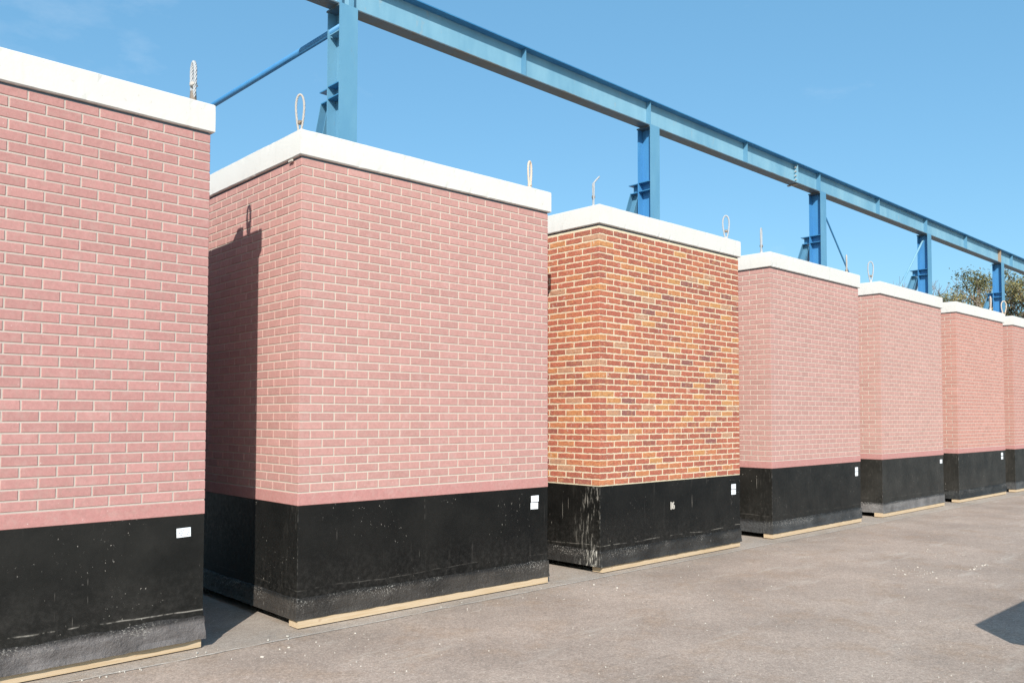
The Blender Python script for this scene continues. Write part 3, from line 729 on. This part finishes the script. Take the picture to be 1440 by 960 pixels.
m = MB(); m.box(17.45 - 5.9, 17.9 - 5.9, 0.05, 0.25, ZT + 0.036, ZT + 0.052); m.box(17.84 - 5.9, 17.9 - 5.9, 0.03, 0.27, ZB - 0.02, ZB - 0.001); m.build('splice_plate', M_RUSTY, G)
m = MB(); m.bbox(-0.02, 0.05, 0.0, 0.04, 0, 0.045, 0.01); m.build('rail_clip', M_RUSTY, G, (15.35 - 5.9, 0.06, ZT + 0.001), fixn=True)
# crossed rods in one bay, tie beam towards the back at the first column
m = MB(); m.tube([(19.32 - 5.9, 0.14, 6.46), (25.45 - 5.9, 0.14, 0.38)], 0.02, 8); m.build('brace_rod', M_BLUED, G)
m = MB(); m.tube([(25.66 - 5.9, 0.175, 6.68), (19.12 - 5.9, 0.175, 0.73)], 0.026, 8); m.build('brace_rod', M_BLUEP, G)
m = MB(); m.tube([(5.825 - 5.9, -0.001, 6.53), (5.825 - 5.9, 7.9, 6.53)], 0.042, 14); m.build('tie_tube', M_BLUEM, G, smooth=True)
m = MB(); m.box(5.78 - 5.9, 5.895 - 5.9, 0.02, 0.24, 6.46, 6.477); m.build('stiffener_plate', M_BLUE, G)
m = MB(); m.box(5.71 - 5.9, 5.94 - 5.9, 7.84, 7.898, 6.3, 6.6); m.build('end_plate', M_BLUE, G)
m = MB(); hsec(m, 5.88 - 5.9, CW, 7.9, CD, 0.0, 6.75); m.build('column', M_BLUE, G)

# ------------------------------------------------------------------ guessed flatbed trailer, added out of view to cast the lower-right shadow
tip = Vector((3.304, 6.108)); HT = 1.32; back = HT / math.tan(SUN_EL)
corner = tip - Vector((math.cos(SUN_TRAVEL), math.sin(SUN_TRAVEL))) * back
T = empty('added_shadow_trailer', (corner.x, corner.y, 0), RA, 'guessed flatbed trailer, added outside the right edge to cast the dark shadow on the asphalt', 'trailer')
TH = 0.33; TW = 2.45; TLN = 6.2
m = MB(); m.box(0, TLN, -TW, 0, HT - TH, HT - 0.04); m.build('chassis', M_GREY, T)
for k in range(17):
    m = MB(); m.box(0.002, TLN - 0.002, -TW + 0.004 + k * 0.1436, -TW + k * 0.1436 + 0.142, HT - 0.038, HT); m.build('plank', M_PLANK, T)
for ax in (3.3, 4.4):
    for sy in (-0.35, -TW + 0.10):
        m = MB(); m.tube([(ax, sy, 0.5), (ax, sy + 0.05, 0.5), (ax, sy + 0.2, 0.5), (ax, sy + 0.25, 0.5)], [0.44, 0.49, 0.49, 0.44], 28); wv = m.build('wheel', M_TYRE, T)
        m = MB(); m.tube([(ax, sy - 0.01, 0.5), (ax, sy + 0.26, 0.5)], 0.25, 20); m.build('rim', M_GREY, wv)
    m = MB(); m.tube([(ax, -TW + 0.2, 0.5), (ax, -0.2, 0.5)], 0.06, 10); m.build('axle', M_GREY, T)
for sy in (-0.55, -TW + 0.5):
    m = MB(); m.box(1.1, 1.22, sy - 0.06, sy + 0.06, 0.03, HT - TH - 0.001); m.box(1.0, 1.32, sy - 0.15, sy + 0.15, 0.0085, 0.0299); m.build('landing_leg', M_GREY, T)

# ------------------------------------------------------------------ trees far behind the row
def m_leaf():
    t = NT('autumn_leaves', 0.7, 0.2); tone = t.attr()
    t.color(t.ramp(tone, [(0.0, (0.09, 0.095, 0.045)), (0.35, (0.16, 0.155, 0.07)), (0.65, (0.22, 0.20, 0.085)), (0.88, (0.30, 0.22, 0.10)), (1.0, (0.38, 0.31, 0.19))]))
    t.b.inputs['Transmission Weight'].default_value = 0.0; return t.m
M_LEAF = m_leaf()
M_BARK = m_plain('bark', (0.20, 0.16, 0.13), 0.9, 0.1, 0, 12, 0.3)
M_BARKP = m_plain('pale_bark', (0.22, 0.19, 0.18), 0.9, 0.1, 0, 12, 0.3)
def tree(name, loc, h, spread, seed, leaves, label, bark, levels=5, base=0.16, lsize=0.1, tilt=0.55, crown_lo=0.25):
    r_ = random.Random(seed); T_ = empty(name, loc, 0, label, 'tree')
    trunk, limbs, tips = MB(), MB(), []
    def grow(p, d, L, rad, lev, first=False):
        pts = [p]; rads = [rad]; n_ = 5 if lev < 2 else 3
        for i in range(n_):
            d = (d + Vector((r_.gauss(0, .13), r_.gauss(0, .13), r_.gauss(0.03, .07)))).normalized(); p = p + d * L / n_; pts.append(p); rads.append(rad * (1 - 0.25 * (i + 1) / n_))
            if lev >= 1 and i >= 1 and lev < levels:
                pass
        (trunk if first else limbs).tube(pts, rads, 8 if lev < 2 else (5 if lev < 3 else 3), caps=False)
        if lev >= levels: tips.append(p); tips.append(pts[len(pts) // 2]); return
        if lev >= levels - 2: tips.append(p)
        k = r_.choice((3, 4)) if lev < 3 else r_.choice((2, 3, 3))
        for i in range(k):
            ax = Vector((r_.gauss(0, 1), r_.gauss(0, 1), r_.gauss(0, .4))).normalized()
            nd = (d + ax * tilt * spread).normalized(); nd.z = max(nd.z, -0.15); nd.normalize()
            q = pts[-1] if i < 2 or lev == 0 else pts[r_.randint(1, n_ - 1)]
            grow(q, nd, L * r_.uniform(0.62, 0.82), rads[-1] * (0.84 if not leaves else 0.72), lev + 1)
    grow(Vector((0, 0, 0)), Vector((0, 0, 1)), h * 0.26, base, 0, True)
    trunk.build('trunk', bark, T_, smooth=True); limbs.build('limbs', bark, T_, smooth=True)
    if leaves:
        L_ = MB()
        for i in range(leaves):
            tp = r_.choice(tips); cl = noise.noise(tp * 0.9)
            p = tp + Vector((r_.gauss(0, .16), r_.gauss(0, .16), r_.gauss(0, .10)))
            a_ = Vector((r_.gauss(0, 1), r_.gauss(0, 1), r_.gauss(0, .7))).normalized(); b_ = a_.cross(Vector((r_.gauss(0, 1), r_.gauss(0, 1), r_.gauss(0, 1)))).normalized()
            s_ = lsize * r_.uniform(.5, 1.3); L_.cur = min(1, max(0, 0.5 + cl * 0.8 + r_.gauss(0, .2)))
            L_.add([p, p + a_ * s_ + b_ * s_ * .4, p + a_ * s_ * 2, p + a_ * s_ - b_ * s_ * .4], [(0, 1, 2, 3)])
        L_.build('crown', M_LEAF, T_)
    zs = [p.z for p in tips]
    return T_, max(zs)
def place(px, D): return ((px - 718) / f_px * D, D)
for (px, D, h, spr, seed, lv, lab, bk, levels, base, ls) in [
        (1443, 42, 9.7, 1.0, 3, 34000, 'tall loose tree with olive and brown autumn leaves behind the gantry', M_BARK, 5, 0.3, 0.05),
        (1497, 47, 10.2, 1.0, 8, 22000, 'autumn tree at the right edge beyond the gantry', M_BARK, 5, 0.24, 0.05),
        (1318, 72, 13.7, 0.9, 21, 0, 'bare pale tree farthest away, left of the autumn tree', M_BARKP, 6, 0.22, 0),
        (1342, 66, 12.3, 0.9, 34, 0, 'bare grey tree just left of the autumn tree crown', M_BARKP, 6, 0.22, 0)]:
    X, Y = place(px, D)
    T_, zm = tree('tree', (X, Y, 0), h, spr, seed, lv, lab, bk, levels, base, ls)
    k = h / zm; T_.scale = (k, k, k)
